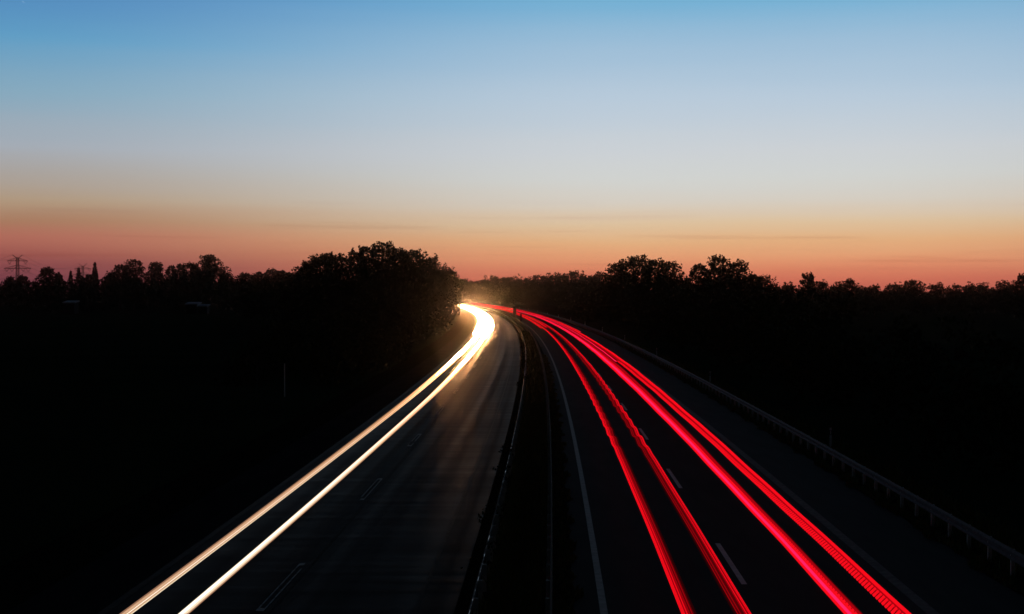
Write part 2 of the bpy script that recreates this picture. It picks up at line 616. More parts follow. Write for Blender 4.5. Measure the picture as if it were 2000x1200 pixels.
# car in the overtaking lane: LED lamps drawing combed strands, bouncing between 55 and 110 m
bounce = lambda Y: (.050 + .014*math.sin(Y*.31))*math.sin(2*math.pi*Y/4.6 + .5*math.sin(Y*.17))*win(Y, 54, 125, 14) + .010*math.sin(Y*.35)
def comb(order, sp=.029, tilt=.0):
    n = len(order)
    return [((i - (n-1)/2)*sp, (i - (n-1)/2)*tilt, (.0128, .0128, .0115, .0105, .009)[m], REDS[m]) for i, m in enumerate(order)]
far_grow = lambda Y: 1 + max(0, min(1, (Y - 38)/90))*.6  # strands widen with distance, lens bloom put into their shape
wide_grow = lambda Y: 1 + max(0, min(1, (Y - 38)/90))*1.6
trail('wavy combed red streak farthest left, next to the white edge line', GR, 1.68, .80, 6, 820,
      comb([1, 1, 1, 2, 1, 2, 2, 3, 2, 3, 4, 4], tilt=-.004), far_grow, bounce, fine=(50, 130))
trail('wavy combed red streak second from the left, just left of the lane dashes', GR, 2.82, .80, 6, 820,
      comb([4, 4, 2, 3, 2, 3, 3, 2, 1, 2, 1, 1], tilt=.004), far_grow, bounce, fine=(50, 130))
# vehicle in the inner lane: pink core with a dark-red flank; right-hand lamp pulses
small = lambda Y: .012*math.sin(Y*.21) + .008*math.sin(Y*.53)
def saw(off0, rows, period, length, zc, rr, mat, y_to, slant):
    def fn(r, ox, oy):
        b = MB()
        for k in range(rows):
            Y = 8 + slant*k
            while Y < y_to:
                p = period*(1 + max(0, Y - 40)/90)
                l = length*p
                o = off0 + k*rr*1.7
                b.tube([(xref(Y) + o - ox, Y - oy, zc + small(Y)), (xref(Y + l) + o + .012 - ox, Y + l - oy, zc + small(Y + l))], rr, 5)
                Y += p
        b.build('pulsed_strand', mat, r)
    return fn
trail('broad red streak with a pink core and dark flank, right of the lane dashes', GR, 5.14, .80, 6, 820,
      [(-.165, 0, .022, RED), (-.13, 0, .024, RED), (-.09, .002, .027, PINK), (-.05, .004, .027, PINK), (-.01, .004, .025, RED), (.035, .002, .024, RED),
       (.09, -.004, .024, RED_DIM), (.13, -.006, .024, RED_DIM), (.17, -.008, .022, RED_DIM), (.205, -.010, .018, RED_DARK)],
      wide_grow, small, extra=saw(5.14 + .055, 2, .30, .7, .815, .013, RED, 70, .05))
trail('broad red streak with a serrated inner edge, rightmost, along the right edge line', GR, 6.16, .80, 6, 820,
      [(.20, 0, .022, RED), (.165, 0, .022, RED), (.13, -.004, .020, RED), (.095, -.008, .018, RED_DIM), (.06, -.010, .018, RED_DIM), (.025, -.012, .018, RED_DIM), (-.015, -.012, .017, RED_DARK), (-.055, -.012, .016, RED_DARK)],
      wide_grow, small, extra=saw(6.16 - .175, 9, .29, .62, .800, .0155, RED, 140, .055))
# vehicles that were farther up the road when the exposure ended: their streaks start at about 265 m
def bundle(mats, sp, rr):
    n = len(mats)
    return [((i - (n-1)/2)*sp, (i % 2)*sp*.4, rr, m) for i, m in enumerate(mats)]
for lab, off, z, y0, mats in (
    ('short red streak in the far overtaking lane starting left of the wavy pair', 1.05, .85, 262, [RED, RED_DIM, RED, RED]),
    ('short red streak in the far overtaking lane starting between the wavy pair', 2.22, .85, 268, [RED, RED, RED_DIM, RED]),
    ('red streak inside the broad pair, starting beyond the wavy pair', 5.66, .95, 135, [RED_DIM, PINK, RED, RED_DIM]),
    ('short red streak high along the far right edge, outside the broad pair', 6.75, .95, 235, [RED, RED, PINK]),
    ('thin high red streak of a truck lamp above the broad pair far off', 4.55, 1.25, 330, [RED, RED_DIM])):
    trail(lab, GR, off, z, y0, 820, bundle(mats, .06, .034), lambda Y: 1 + max(0, min(1, (Y - 200)/300))*.5, small)

GW = 'white headlight streaks on the left-hand carriageway'
TAN, CREAM, IVORY, WARM = (1.0, .60, .36), (1.0, .80, .55), (1.0, .93, .80), (1.0, .43, .16)
FARL = 380.0
TUBEL = 9.0
b_tan_dim = beam('headlamp_tan_dim', (1.0, .50, .30), WARM, .30, TUBEL*.5, 60, 150)
b_tan = beam('headlamp_tan', TAN, WARM, .66, TUBEL*.7, 60, 150)
b_cream = beam('headlamp_cream', CREAM, WARM, .98, TUBEL*.8, 60, 150)
b_white = beam('headlamp_white', IVORY, WARM, 1.5, TUBEL, 60, 150)
flare = lambda Y: 1 + 1.35*max(0, min(1, (Y - 38)/110))  # bloom modelled as a bundle that swells up the road
trail('cream and tan headlight streak on the left, reaching the bottom edge nearer the hard shoulder', GW, -10.42, .66, 6, 170,
      [(-.095, .03, .014, b_tan_dim), (-.075, .025, .016, b_tan_dim), (-.05, .02, .018, b_tan), (-.022, .012, .018, b_tan), (.004, .004, .017, b_tan), (.022, .006, .0065, b_white),
       (.036, -.006, .014, b_tan), (.058, -.014, .013, b_tan), (.076, -.022, .012, b_cream)],
      flare, lambda Y: .006*math.sin(Y*.12), sides=6, wander=lambda Y: .12*max(0, min(1, (Y - 30)/70)))
trail('ivory headlight streak, right of the pair reaching the bottom edge, nearer the worn lane dashes', GW, -9.20, .66, 6, 170,
      [(-.075, .012, .014, b_cream), (-.055, .012, .018, b_white), (-.028, .008, .018, b_white), (.0, .004, .018, b_white), (.028, -.002, .017, b_cream), (.052, -.008, .016, b_cream), (.076, -.014, .015, b_tan), (.094, -.018, .010, b_tan_dim)],
      flare, lambda Y: .006*math.sin(Y*.12), sides=6, wander=lambda Y: .18*max(0, min(1, (Y - 30)/70)))
LAMPS = (  # rows beyond the near pair are added to fill the far glare
    ('left headlight streak of the near car continuing into the glare', -10.3, .68, 118, .26),
    ('right headlight streak of the near car continuing into the glare', -9.02, .68, 118, .26),
    ('white streak added at the outer side to fill the far glare', -10.85, .70, 232, .34),
    ('white streak added in the middle to fill the far glare', -9.72, .72, 222, .36),
    ('white streak added to fill the inner far glare, by the lane dashes', -8.62, .70, 215, .36),
    ('upper white streak added inside the far glare to fill it', -10.3, 1.15, 245, .34),
    ('second upper white streak added inside the far glare to fill it', -9.0, 1.15, 238, .34),
    ('innermost white streak added to fill the far glare, starting nearest the median', -8.05, .72, 250, .34))
LAMP = glow('headlamp_glass', WARM, FARL)
def lamp_row(label, off, z, y0, y1, r):
    """streak of a headlamp coming down the road: its round glass face at one position after another, deep in an added hood, facing the way the car drives"""
    e = empty('light_trail', P(off, y0, 0))
    tag(e, label, 'light trail', GW)
    ox, oy, _ = e.location
    v, f, mi = [], [], []
    Y, n = y0, 10
    rings = []
    while Y < y1:
        rr = r*min(1, .35 + (Y - y0)/60)
        hood = min(1.75, 5.2*rr)  # added hood, stops light reaching the trees at the sides
        rings += [(Y, .03, 0), (Y, rr, 1), (Y - hood, rr, 1), (Y - hood, rr*1.04, 1), (Y + .05, rr*1.04, 1), (Y + .05, .03, 1)]   # glass, hood inside, lip, outside, back
        Y += max(2.1, Y*Y/19000*.9)
    for yy, rr, _ in rings:
        x = xref(yy) + off - ox
        v += [(x + math.cos(2*math.pi*k/n)*rr, yy - oy, z + math.sin(2*math.pi*k/n)*rr*.85) for k in range(n)]
    for q in range(len(rings) - 1):
        for k in range(n):
            k2 = (k+1) % n
            f.append((q*n + k, (q+1)*n + k, (q+1)*n + k2, q*n + k2))
            mi.append(0 if q % 6 == 0 else 1)
    me = mesh('lamp_face', v, f, LAMP)
    me.materials.append(M['black_plastic'])
    me.polygons.foreach_set('material_index', mi)
    link('lamp_face', me, e)
for lab, o0, z, y0, r in LAMPS:
    lamp_row(lab, o0, z, y0, 830, r)

# ------------------------------------------------------------------ trees
def unit(a):
    return a/np.linalg.norm(a, axis=-1, keepdims=True)

def leaf_quads(R, centers, radii, per, size):
    """clusters of leaf-sized quads round the given centres"""
    out = []
    for c, r in zip(centers, radii):
        n = max(6, int(per*r*r))
        d = unit(R.normal(size=(n, 3)))
        rr = r*R.uniform(.25, 1.0, size=(n, 1))**.6
        p = c + d*rr*np.array([1, 1, .8])
        nrm = unit(R.normal(size=(n, 3)) + d*.4)
        a = unit(np.cross(nrm, R.normal(size=(n, 3))))
        b = np.cross(nrm, a)
        s = size*R.uniform(.55, 1.35, size=(n, 1))
        a, b = a*s*.5, b*s*.36
        out.append(np.stack([p - a, p + b*.9 - a*.1, p + a, p - b*.9 + a*.1], axis=1))
    return np.concatenate(out)

def broadleaf(seed, width, height, trunk_h, squash=1.0, leaf=.42, per=40, ragged=.22):
    """crown quads and woody parts of a tree of the given size, base at the origin"""
    R = np.random.default_rng(seed)
    w = width/2
    ch = height - trunk_h
    ph = R.uniform(0, 6.28, size=6)
    am = R.uniform(.5, 1.0, size=3)*.16
    skew = R.uniform(-.22, .22, size=2)
    def env(th, u):
        p = max(.03, math.sin(math.pi*min(1, max(0, .10 + .90*u))**.85))**.55*squash
        lob = 1 + am[0]*math.sin(2*th + ph[0] + 3*u) + am[1]*math.sin(3*th + ph[1] - 5*u) + am[2]*math.sin(5*th + ph[2] + 9*u)
        return w*p*lob
    def pt(th, u, k):
        r = env(th, u)*k
        return np.array([math.cos(th)*r + skew[0]*w*u, math.sin(th)*r + skew[1]*w*u, trunk_h + ch*u])
    cs, rs, limb = [], [], []
    cr = min(max(.75, w*.30), ch*.2)
    area = 2*math.pi*w*ch
    n = int(min(150, max(26, area/(2.6*cr*cr))))
    for i in range(n):                                   # outer clumps
        u = (i + .5)/n
        u = .04 + .90*u
        th = 2.39996*i + R.uniform(-.35, .35)
        if R.uniform() < ragged*.7:
            continue
        r = cr*R.uniform(.65, 1.2)
        k = R.uniform(.74, .98)
        cs.append(pt(th, u, k)); rs.append(r); limb.append(True)
        for q in range(2):                               # sprays of leaves standing out from the clump
            d = unit(R.normal(size=3)*.8 + np.array([math.cos(th)*.7, math.sin(th)*.7, .55]))
            cs.append(cs[-1 - q] + d*r*R.uniform(.75, 1.05 + ragged)); rs.append(r*R.uniform(.28, .5)); limb.append(False)
    for i in range(12):                                  # inner mass
        u = .12 + .62*(i + .5)/12
        cs.append(pt(2.4*i, u, R.uniform(.1, .5))); rs.append(cr*1.5); limb.append(False)
    for i in range(5):                                   # upright leaders break the top
        th = R.uniform(0, 6.28)
        cs.append(pt(th, .93, .0) + np.array([math.cos(th), math.sin(th), 0])*w*R.uniform(.05, .45) + np.array([0, 0, ch*R.uniform(-.04, .05)])); rs.append(cr*R.uniform(.35, .6)); limb.append(True)
    V = leaf_quads(R, cs, rs, per, leaf)
    V[..., 0] -= np.median(V[..., 0])
    sc = height/np.quantile(V[..., 2], .9965)
    V[..., 2] *= sc
    tb = MB()
    tr = max(.14, height*.021)
    top = trunk_h + ch*.6
    tb.tube([(0, 0, -.4), (0, 0, trunk_h*.5), (R.uniform(-.2, .2), R.uniform(-.2, .2), trunk_h), (0, 0, top*sc)], [tr*1.35, tr, tr*.85, tr*.3], 7)
    k = 0
    for c, l in zip(cs, limb):
        if not l:
            continue
        k += 1
        if k % 2:
            continue
        c = c*np.array([1, 1, sc])
        zs = min(c[2]*.8, trunk_h + (top - trunk_h)*R.uniform(0, .85))
        q = np.array([0, 0, zs])
        m_ = q + (c - q)*.5 + np.array([0, 0, -.06*np.linalg.norm(c - q)]) + R.normal(size=3)*.15
        r0 = tr*.34
        tb.tube([tuple(q), tuple(m_), tuple(c)], [r0, r0*.6, r0*.22], 4, False)
    return V, tb

def conifer(seed, width, height):
    R = np.random.default_rng(seed)
    cs, rs = [], []
    tb = MB()
    tb.tube([(0, 0, -.3), (0, 0, height*.96)], [height*.022, .04], 6)
    n = int(height*1.5)
    for i in range(n):
        z = height*(.10 + .88*i/n)
        rr = width/2*(1 - (i/n))**.85*R.uniform(.75, 1.1)
        m = 6
        for k in range(m):
            th = 2*math.pi*k/m + R.uniform(-.4, .4)
            tip = np.array([math.cos(th)*rr, math.sin(th)*rr, z - rr*.22])
            tb.tube([(0, 0, z), tuple(tip)], [.06, .02], 3, False)
            for q in (.45, .75, 1.0):
                cs.append(np.array([tip[0]*q, tip[1]*q, z - rr*.22*q])); rs.append(max(.42, rr*.30))
    cs.append(np.array([0, 0, height - .3])); rs.append(.45)
    return leaf_quads(R, cs, rs, 34, .48), tb

def columnar(seed, width, height):
    R = np.random.default_rng(seed)
    cs, rs = [], []
    n = int(height*7)
    for i in range(n):
        u = i/n
        rr = width/2*min(1, 2.6*(1 - u))**.6*(.55 + .45*min(1, 4*u + .2))
        th = 2.4*i
        cs.append(np.array([math.cos(th)*rr*.6, math.sin(th)*rr*.6, .5 + u*(height - 1)])); rs.append(max(.45, rr*.8))
    tb = MB()
    tb.tube([(0, 0, -.3), (0, 0, height*.8)], [height*.02, .05], 6)
    return leaf_quads(R, cs, rs, 70, .5), tb

def tree(px, ytop, wpx, Y, label, seed, kind='broad', group=None, mat='leaf', name='tree', trunk=.22, per=52, leaf=.42, base=0.0, rg=.22, squash=1.0, wide=1.0):
    x, _, ztop = at(px, ytop, Y)
    w, h = wpx*Y/F, ztop - base
    if kind == 'broad':
        V, tb = broadleaf(seed, w*wide, h, h*trunk, squash, leaf, per, rg)
    elif kind == 'conifer':
        V, tb = conifer(seed, w*2.3, h)
    else:
        V, tb = columnar(seed, w, h)
    r = empty(name, (x, Y, base))
    tag(r, label, 'tree', group)
    link('crown', quads_mesh('crown', V, M['needle' if kind == 'conifer' else mat]), r)
    tb.build('trunk', M['bark'], r)
    return r

GL = 'trees along the far side of the left field'
#  px, top, width, distance, kind, label
LEFT = [
    (21, 541, 26, 640, 'b', 'low round tree just left of the foot of the large pylon'),
    (45, 538, 24, 640, 'b', 'small domed tree just right of the foot of the large pylon'),
    (95, 523, 40, 560, 'b', 'flat-topped dark tree between the large pylon and the two firs'),
    (115, 533, 20, 555, 'b', 'small tree leaning against the flat-topped tree, left of the firs'),
    (138.5, 527, 11, 560, 'c', 'smaller of the two pointed firs left of the small pylon'),
    (154, 520.5, 18, 555, 'c', 'larger of the two pointed firs left of the small pylon'),
    (185.5, 510, 13, 560, 'p', 'slim columnar tree standing up alone right of the small pylon'),
    (174, 537, 30, 545, 'b', 'low bushy tree at the foot of the columnar tree'),
    (216, 533, 30, 560, 'b', 'low tree right of the columnar tree, against the open-crowned tree'),
    (234, 518, 40, 570, 'b', 'middle-height tree on the left flank of the open-crowned tree'),
    (263, 508, 50, 560, 'b', 'tall open-crowned tree right of the columnar tree, sky showing low in its crown'),
    (305, 513, 34, 600, 'b', 'pointed bushy tree between the open-crowned tree and the tallest oak of the left field'),
    (335, 520, 24, 600, 'b', 'small tree in the dip left of the tallest oak of the left field'),
    (354, 516, 28, 590, 'b', 'round tree touching the left side of the tallest oak of the left field'),
    (378, 514, 34, 580, 'b', 'tree half hidden by the left side of the tallest oak of the left field'),
    (408, 499.5, 68, 570, 'b', 'tallest oak of the left field, wide flat crown with ragged gaps'),
    (444, 533, 36, 600, 'b', 'low tree sloping down on the right of the tallest left oak'),
    (480, 534, 44, 640, 'b', 'low smooth tree at the start of the gap before the roadside wood'),
    (512, 532, 36, 620, 'b', 'low tree in the middle of the gap before the roadside wood'),
    (530, 526, 30, 600, 'b', 'small domed tree just left of the roadside wood'),
    (549, 529, 26, 590, 'b', 'small tree leaning on the left end of the roadside wood'),
]
for i, (px, yt, w, Y, k, lab) in enumerate(LEFT):
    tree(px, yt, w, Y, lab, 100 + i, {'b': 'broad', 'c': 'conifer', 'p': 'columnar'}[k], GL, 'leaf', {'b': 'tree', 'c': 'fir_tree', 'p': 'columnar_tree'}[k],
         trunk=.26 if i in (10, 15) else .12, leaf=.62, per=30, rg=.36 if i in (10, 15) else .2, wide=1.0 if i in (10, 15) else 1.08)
GLW = 'trees of the roadside wood left of the motorway'
WOOD = [
    (572, 533, 34, 300, 'leaf tree at the low left end of the roadside wood'),
    (602, 511, 44, 290, 'tree on the rising left shoulder of the roadside wood'),
    (632, 497, 56, 285, 'flat-topped tree in the left half of the roadside wood'),
    (662, 497, 40, 290, 'tree just left of the notch in the roadside wood'),
    (697, 490, 32, 280, 'narrow tree just right of the notch in the roadside wood'),
    (715, 483, 40, 275, 'tree leaning against the left of the highest tree of the roadside wood'),
    (744, 474, 44, 280, 'highest tree of the roadside wood, with two upright tufts'),
    (777, 487, 46, 285, 'tree just right of the highest tree of the roadside wood'),
    (806, 490, 52, 300, 'round tree halfway down the right slope of the roadside wood'),
    (834, 502, 48, 320, 'tree with a spiky top on the right slope of the roadside wood'),
    (858, 517, 44, 350, 'tree low on the right slope of the roadside wood, above the glare'),
    (877, 530, 30, 380, 'last tree at the right end of the roadside wood, beside the glare'),
]
for i, (px, yt, w, Y, lab) in enumerate(WOOD):
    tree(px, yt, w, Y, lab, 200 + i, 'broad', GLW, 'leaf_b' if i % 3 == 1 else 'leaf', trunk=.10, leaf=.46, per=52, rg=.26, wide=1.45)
GM = 'trees beyond the far bend'
FAR = [
    (903, 545, 26, 900, 'small tree at the foot of the roadside wood beyond the far bend'),
    (925, 550, 34, 1000, 'lowest tree in the gap above the far bend'),
    (948, 547, 34, 960, 'tree just right of the lowest gap above the far bend'),
    (975, 540, 46, 900, 'domed tree above the first far red streaks'),
    (1004, 541, 44, 840, 'tree above the tall black median board'),
    (1035, 541, 46, 780, 'even-topped tree right of the tall black median board'),
    (1066, 536, 44, 720, 'tree with a bumpy top in the low right-hand treeline'),
    (1096, 535, 44, 680, 'tree left of the spiky one in the low right-hand treeline'),
    (1124, 530, 40, 640, 'spiky-topped tree in the dip before the high right-hand trees'),
    (1152, 539, 40, 600, 'low tree in the dip before the high right-hand trees'),
    (1178, 533, 44, 540, 'tree climbing towards the high right-hand trees'),
]
for i, (px, yt, w, Y, lab) in enumerate(FAR):
    tree(px, yt, w, Y, lab, 300 + i, 'broad', GM, 'leaf', trunk=.08, leaf=.75, per=20, rg=.25, wide=1.3)
GRT = 'trees right of the motorway'
RIGHT = [
    (1207, 514, 44, 330, 'tree on the left flank of the broad high tree right of the motorway'),
    (1245, 501, 62, 320, 'broad high tree right of the motorway, left of the thin masts'),
    (1284, 508, 40, 330, 'tree with a rounded shoulder right of the broad high tree'),
    (1310, 512, 40, 325, 'tree with loose sprays at its right side, left of the low saddle by the masts'),
    (1336, 543, 34, 360, 'low tree in the saddle under the thin masts'),
    (1368, 517, 34, 300, 'open-sprayed narrow tree left of the tall mast'),
    (1407, 501, 46, 300, 'high tree with a single upright tuft right of the tall mast'),
    (1440, 510, 50, 305, 'tree with a long side spray pointing right'),
    (1470, 536, 32, 340, 'small tree on the slope right of the long side spray'),
    (1489, 540, 36, 350, 'rounded bush-like tree at the end of the high right-hand trees'),
    (1512, 556, 40, 360, 'low tree at the bottom of the slope of the high right-hand trees'),
    (1545, 553, 44, 380, 'low spreading tree left of the upright twin-topped tree'),
    (1578, 534, 32, 380, 'upright twin-topped tree standing above the low right-hand treeline'),
    (1607, 550, 40, 400, 'low tree just right of the twin-topped tree'),
    (1655, 546, 52, 440, 'flat wide tree in the low right-hand treeline'),
    (1690, 560, 36, 450, 'low bushy tree right of the flat wide tree'),
    (1708, 557, 22, 450, 'tiny tufted tree left of the lowest gap in the right-hand treeline'),
    (1745, 555, 34, 460, 'tree just right of the lowest gap in the right-hand treeline'),
    (1782, 548, 50, 450, 'domed tree with sky holes in the right part of the treeline'),
    (1830, 554, 40, 460, 'small flat tree between two notches in the right part of the treeline'),
    (1868, 557, 46, 470, 'even low tree in the right part of the treeline'),
    (1908, 553, 56, 460, 'wide low tree in the right part of the treeline'),
    (1962, 549, 54, 440, 'domed tree next to the right edge of the picture'),
    (1997, 536, 26, 300, 'taller loose tree cut by the right edge of the picture'),
    (1535, 560, 40, 400, 'low tree at the left foot of the low spreading tree'),
    (1630, 556, 36, 430, 'low tree filling the dip left of the flat wide tree'),
    (1722, 567, 40, 470, 'lowest bush of the right-hand treeline in its deepest gap'),
]
for i, (px, yt, w, Y, lab) in enumerate(RIGHT):
    tree(px, yt, w, Y, lab, 400 + i, 'broad', GRT, 'leaf_b' if i % 4 == 2 else 'leaf', trunk=.10, leaf=.48 if Y < 360 else .58, per=48 if Y < 360 else 34, rg=.28, wide=1.3 if px < 1500 else 1.12)

# the dense lower wood and scrub that reads as one black mass
def scrub(name, label, spots, seed, mat, per=22, leaf=.6):
    R = np.random.default_rng(seed)
    cs = [np.array(s[:3]) for s in spots]
    rs = [s[3] for s in spots]
    o = link(name, quads_mesh(name, leaf_quads(R, cs, rs, per, leaf), M[mat]))
    tag(o, label, 'undergrowth', None, 'stuff')
    return o
R = np.random.default_rng(7)
sp = []
for k in range(420):                                   # under the left wood, 115 to 460 m
    Y = R.uniform(112, 470)
    off = -17.5 - abs(R.normal())*9
    if Y < 240 and (xref(Y) + off)/Y*F + 1000 < 462:
        continue
    top = min(11.0, 1.5 + (Y - 100)/16)
    r = R.uniform(1.2, 2.6)
    sp.append((xref(Y) + off, Y, R.uniform(.3, max(1, top - r)), r))
for k in range(240):                                   # between the trees of the wood
    px = R.uniform(470, 890)
    Y = R.uniform(300, 410)
    sp.append((*at(px, R.uniform(545, 610), Y), R.uniform(2.0, 3.4)))
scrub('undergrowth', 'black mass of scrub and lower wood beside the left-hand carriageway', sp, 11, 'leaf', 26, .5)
sp = []
for k in range(330):                                   # hedge and low growth along the far side of the left field
    px = R.uniform(-60, 600)
    Y = R.uniform(510, 640)
    x, _, z = at(px, R.uniform(552, 600), Y)
    sp.append((x, Y, max(.5, z), R.uniform(2.2, 3.6)))
scrub('hedge', 'dark hedge and low growth filling the far side of the left field', sp, 12, 'leaf', 11, 1.0)
sp = []
for k in range(520):                                   # right embankment scrub
    Y = R.uniform(48, 520)
    off = 16.5 + abs(R.normal())*11
    r = R.uniform(1.0, 2.4)
    top = min(9.0, 1.2 + (Y - 30)/26 + (off - 16)*.10)
    sp.append((xref(Y) + off, Y, R.uniform(.2, max(.6, top - r)), r))
for k in range(420):                                   # lower parts of the right-hand treeline
    px = R.uniform(960, 2060)
    Y = R.uniform(400, 520) if px > 1500 else R.uniform(350, 520) if px > 1180 else R.uniform(620, 860)
    ytop = 552 if px < 1500 else 573
    x, _, z = at(px, R.uniform(ytop, 600), Y)
    if x - xref(Y) < 15.5:
        continue
    sp.append((x, Y, max(.4, z), R.uniform(2.0, 3.2)))
for k in range(160):                                   # wood behind the far bend
    px = R.uniform(880, 1010)
    Y = R.uniform(930, 1060)
    sp.append((*at(px, R.uniform(556, 590), Y), R.uniform(3.0, 4.5)))
scrub('undergrowth', 'black mass of scrub below the trees right of the motorway', sp, 13, 'leaf', 26, .5)

# verge and median grass
def grass(name, label, o0, o1, y0, y1, n, hmin, hmax, seed, clump=None):
    R = np.random.default_rng(seed)
    Y = y0 + (y1 - y0)*R.uniform(size=n)**1.6
    off = R.uniform(o0, o1, size=n)
    if clump:
        off = off + .12*np.sin(Y*1.1) + .1*np.sin(Y*2.7)
    x = 1.09 + .0353*Y - .871e-4*Y*Y + off
    h = R.uniform(hmin, hmax, size=n)*(.6 + .5*np.abs(np.sin(Y*.9 + off*3)))
    th = R.uniform(0, math.pi, size=n)
    wv = .018*(1 + Y/50)
    dx_, dy_ = np.cos(th)*wv, np.sin(th)*wv
    lx, ly = R.normal(size=n)*.35*h, R.normal(size=n)*.35*h
    z0 = np.full(n, .0)
    V = np.stack([np.stack([x - dx_, Y - dy_, z0], 1), np.stack([x + dx_, Y + dy_, z0], 1),
                  np.stack([x + lx + dx_*.2, Y + ly + dy_*.2, h], 1), np.stack([x + lx - dx_*.2, Y + ly - dy_*.2, h], 1)], axis=1)
    o = link(name, quads_mesh(name, V, M['grass']))
    tag(o, label, 'grass', None, 'stuff')
grass('grass', 'thin olive grass strip between the median guardrail and the right-hand carriageway', -1.12, -.66, 28, 170, 12000, .06, .20, 21, 1)
grass('grass', 'olive grass tufts at the edge of the right-hand hard shoulder', 10.45, 11.0, 28, 200, 9000, .05, .24, 22, 1)
grass('grass', 'rough grass behind the right guardrail', 11.2, 13.2, 28, 220, 14000, .10, .45, 23, 1)
grass('grass', 'rough dark weeds along the middle of the median', -2.9, -1.4, 28, 260, 14000, .15, .65, 24, 1)
R = np.random.default_rng(31)
for i, (ya, yb, lab) in enumerate(((165, 196, 'low bush hiding the median guardrail at the end of its long bright curve'), (131, 156, 'low bush hiding the median guardrail between its two faintest glints'),
                    (108, 117, 'small bush on the median guardrail above its short bright glints'), (60, 64, 'small bush on the median guardrail halfway along its long near glint'),
                    (52, 57, 'thin weedy bush on the median guardrail below its long near glint'), (44, 47, 'small weedy bush on the median guardrail, second from the bottom edge'), (36.5, 39, 'nearest small weedy bush on the median guardrail, by the bottom edge'))):
    n = int((yb - ya)*2.2)
    sp = [(xref(Y) - 3.15 + R.normal()*.12, Y, R.uniform(.2, .80), R.uniform(.22, .36)) for Y in R.uniform(ya, yb, size=n)]
    V = leaf_quads(R, [np.array(s[:3]) for s in sp], [s[3] for s in sp], 240, .12)
    Yc = (ya + yb)/2
    o = link('bush', quads_mesh('bush', V - np.array([xref(Yc) - 3.1, Yc, 0]), M['leaf_b']))
    o.location = (xref(Yc) - 3.1, Yc, 0)
    tag(o, lab, 'bush', 'low bushes along the median guardrail')

# ------------------------------------------------------------------ pylons and masts
def lattice(mb, z0, z1, w0, w1, n, r):
    """square lattice shaft"""
    def c(z):
        t = (z - z0)/(z1 - z0)
        w = (w0 + (w1 - w0)*t)/2
        return [(-w, -w, z), (w, -w, z), (w, w, z), (-w, w, z)]
    zs = [z0 + (z1 - z0)*(1 - (1 - i/n)**1.15) for i in range(n + 1)]
    for i in range(n):
        a, b = c(zs[i]), c(zs[i+1])
        for k in range(4):
            k2 = (k+1) % 4
            mb.bar(a[k], b[k], r)
            mb.bar(a[k], b[k2], r*.6)
            mb.bar(a[k2], b[k], r*.6)
            mb.bar(b[k], b[k2], r*.6)

def pylon(px, Y, label, ztop, arms, horn_z, horn_w, body_w, foot_w, rz):
    r = empty('pylon', ((px - 1000)/F*Y, Y, 0), rz)
    tag(r, label, 'pylon', 'pylons of the power line left of the field')
    s = MB()
    lattice(s, 0, ztop*.55, foot_w, body_w, 6, .26)
    lattice(s, ztop*.55, ztop, body_w, body_w*.8, 9, .18)
    s.build('shaft', M['pylon'], r)
    for z, hw in arms:
        a = MB()
        for sx in (-1, 1):
            for y in (-body_w*.4, body_w*.4):
                a.bar((0, y, z), (sx*hw, 0, z), .27)
                a.bar((0, y, z + 3.6), (sx*hw*.55, 0, z + 1.7), .22)
                a.bar((sx*hw*.55, 0, z + 1.7), (sx*hw, 0, z), .22)
                for q in (.25, .5, .75):
                    a.bar((sx*hw*q, y*(1-q), z), (sx*hw*(q - .22), 0, z + 3.6*(1 - q)), .14)
        a.build('cross_arm', M['pylon'], r)
        ins = MB()
        for sx in (-1, 1):
            spans = ((.97, .60),) if hw < 12 else ((.97, .62), (.58, .26))
            for a1, a0 in spans:
                mid = (a1 + a0)/2*hw*sx
                ins.bar((a1*hw*sx, 0, z - .1), (mid, 0, z - 3.4), .22)
                ins.bar((a0*hw*sx, 0, z - .1), (mid, 0, z - 3.4), .22)
        ins.build('insulator', M['pylon'], r)
    for sx in (-1, 1):
        h = MB()
        for y in (-.5, .5):
            h.bar((sx*body_w*.3, y, ztop - .3), (sx*horn_w, 0, horn_z), .27)
        h.build('earth_horn', M['pylon'], r)
    return r
PA, PB, PC = (-521.2, 1500), (-(1000-162)/F*2000, 2000), (-430, 1010)
pylon(34.5, 1500, 'large lattice pylon with two cross arms and V horns near the left edge', H + 66*1500/F,
      ((H + 60*1500/F, 10.4), (H + 45.5*1500/F, 13.6)), H + 72*1500/F, 5.2, 3.0, 7.0, rad(9))
pylon(162, 2000, 'small distant lattice pylon with V horns between the firs and the columnar tree', H + 50*2000/F,
      ((H + 44.5*2000/F, 11.6), (H + 33*2000/F, 14.0)), H + 55*2000/F, 6.0, 3.0, 7.0, rad(9))
wl = empty('power_line', (PA[0], PA[1], 0))
tag(wl, 'bundle of thin sagging wires strung between the two lattice pylons at the left', 'power line')
def span(A, B, zA, zB, o, sag):
    b = MB()
    pts = []
    for i in range(25):
        q = i/24
        pts.append((A[0] + (B[0]-A[0])*q + o - PA[0], A[1] + (B[1]-A[1])*q - PA[1], zA + (zB - zA)*q - sag*4*q*(1-q)))
    b.tube(pts, .10, 4)
    b.build('wire', M['wire'], wl)
for (za, zb, o) in ((36.6, 36.2, 8.2), (36.6, 36.2, -8.2), (28.8, 28, 10.8), (28.8, 28, -10.8), (28.8, 28, 5.6), (28.8, 28, -5.6), (46.4, 47, 5.1), (46.4, 47, -5.1)):
    span(PA, PB, za, zb, o, 11)
    span(PA, PC, za, za, o, 11)

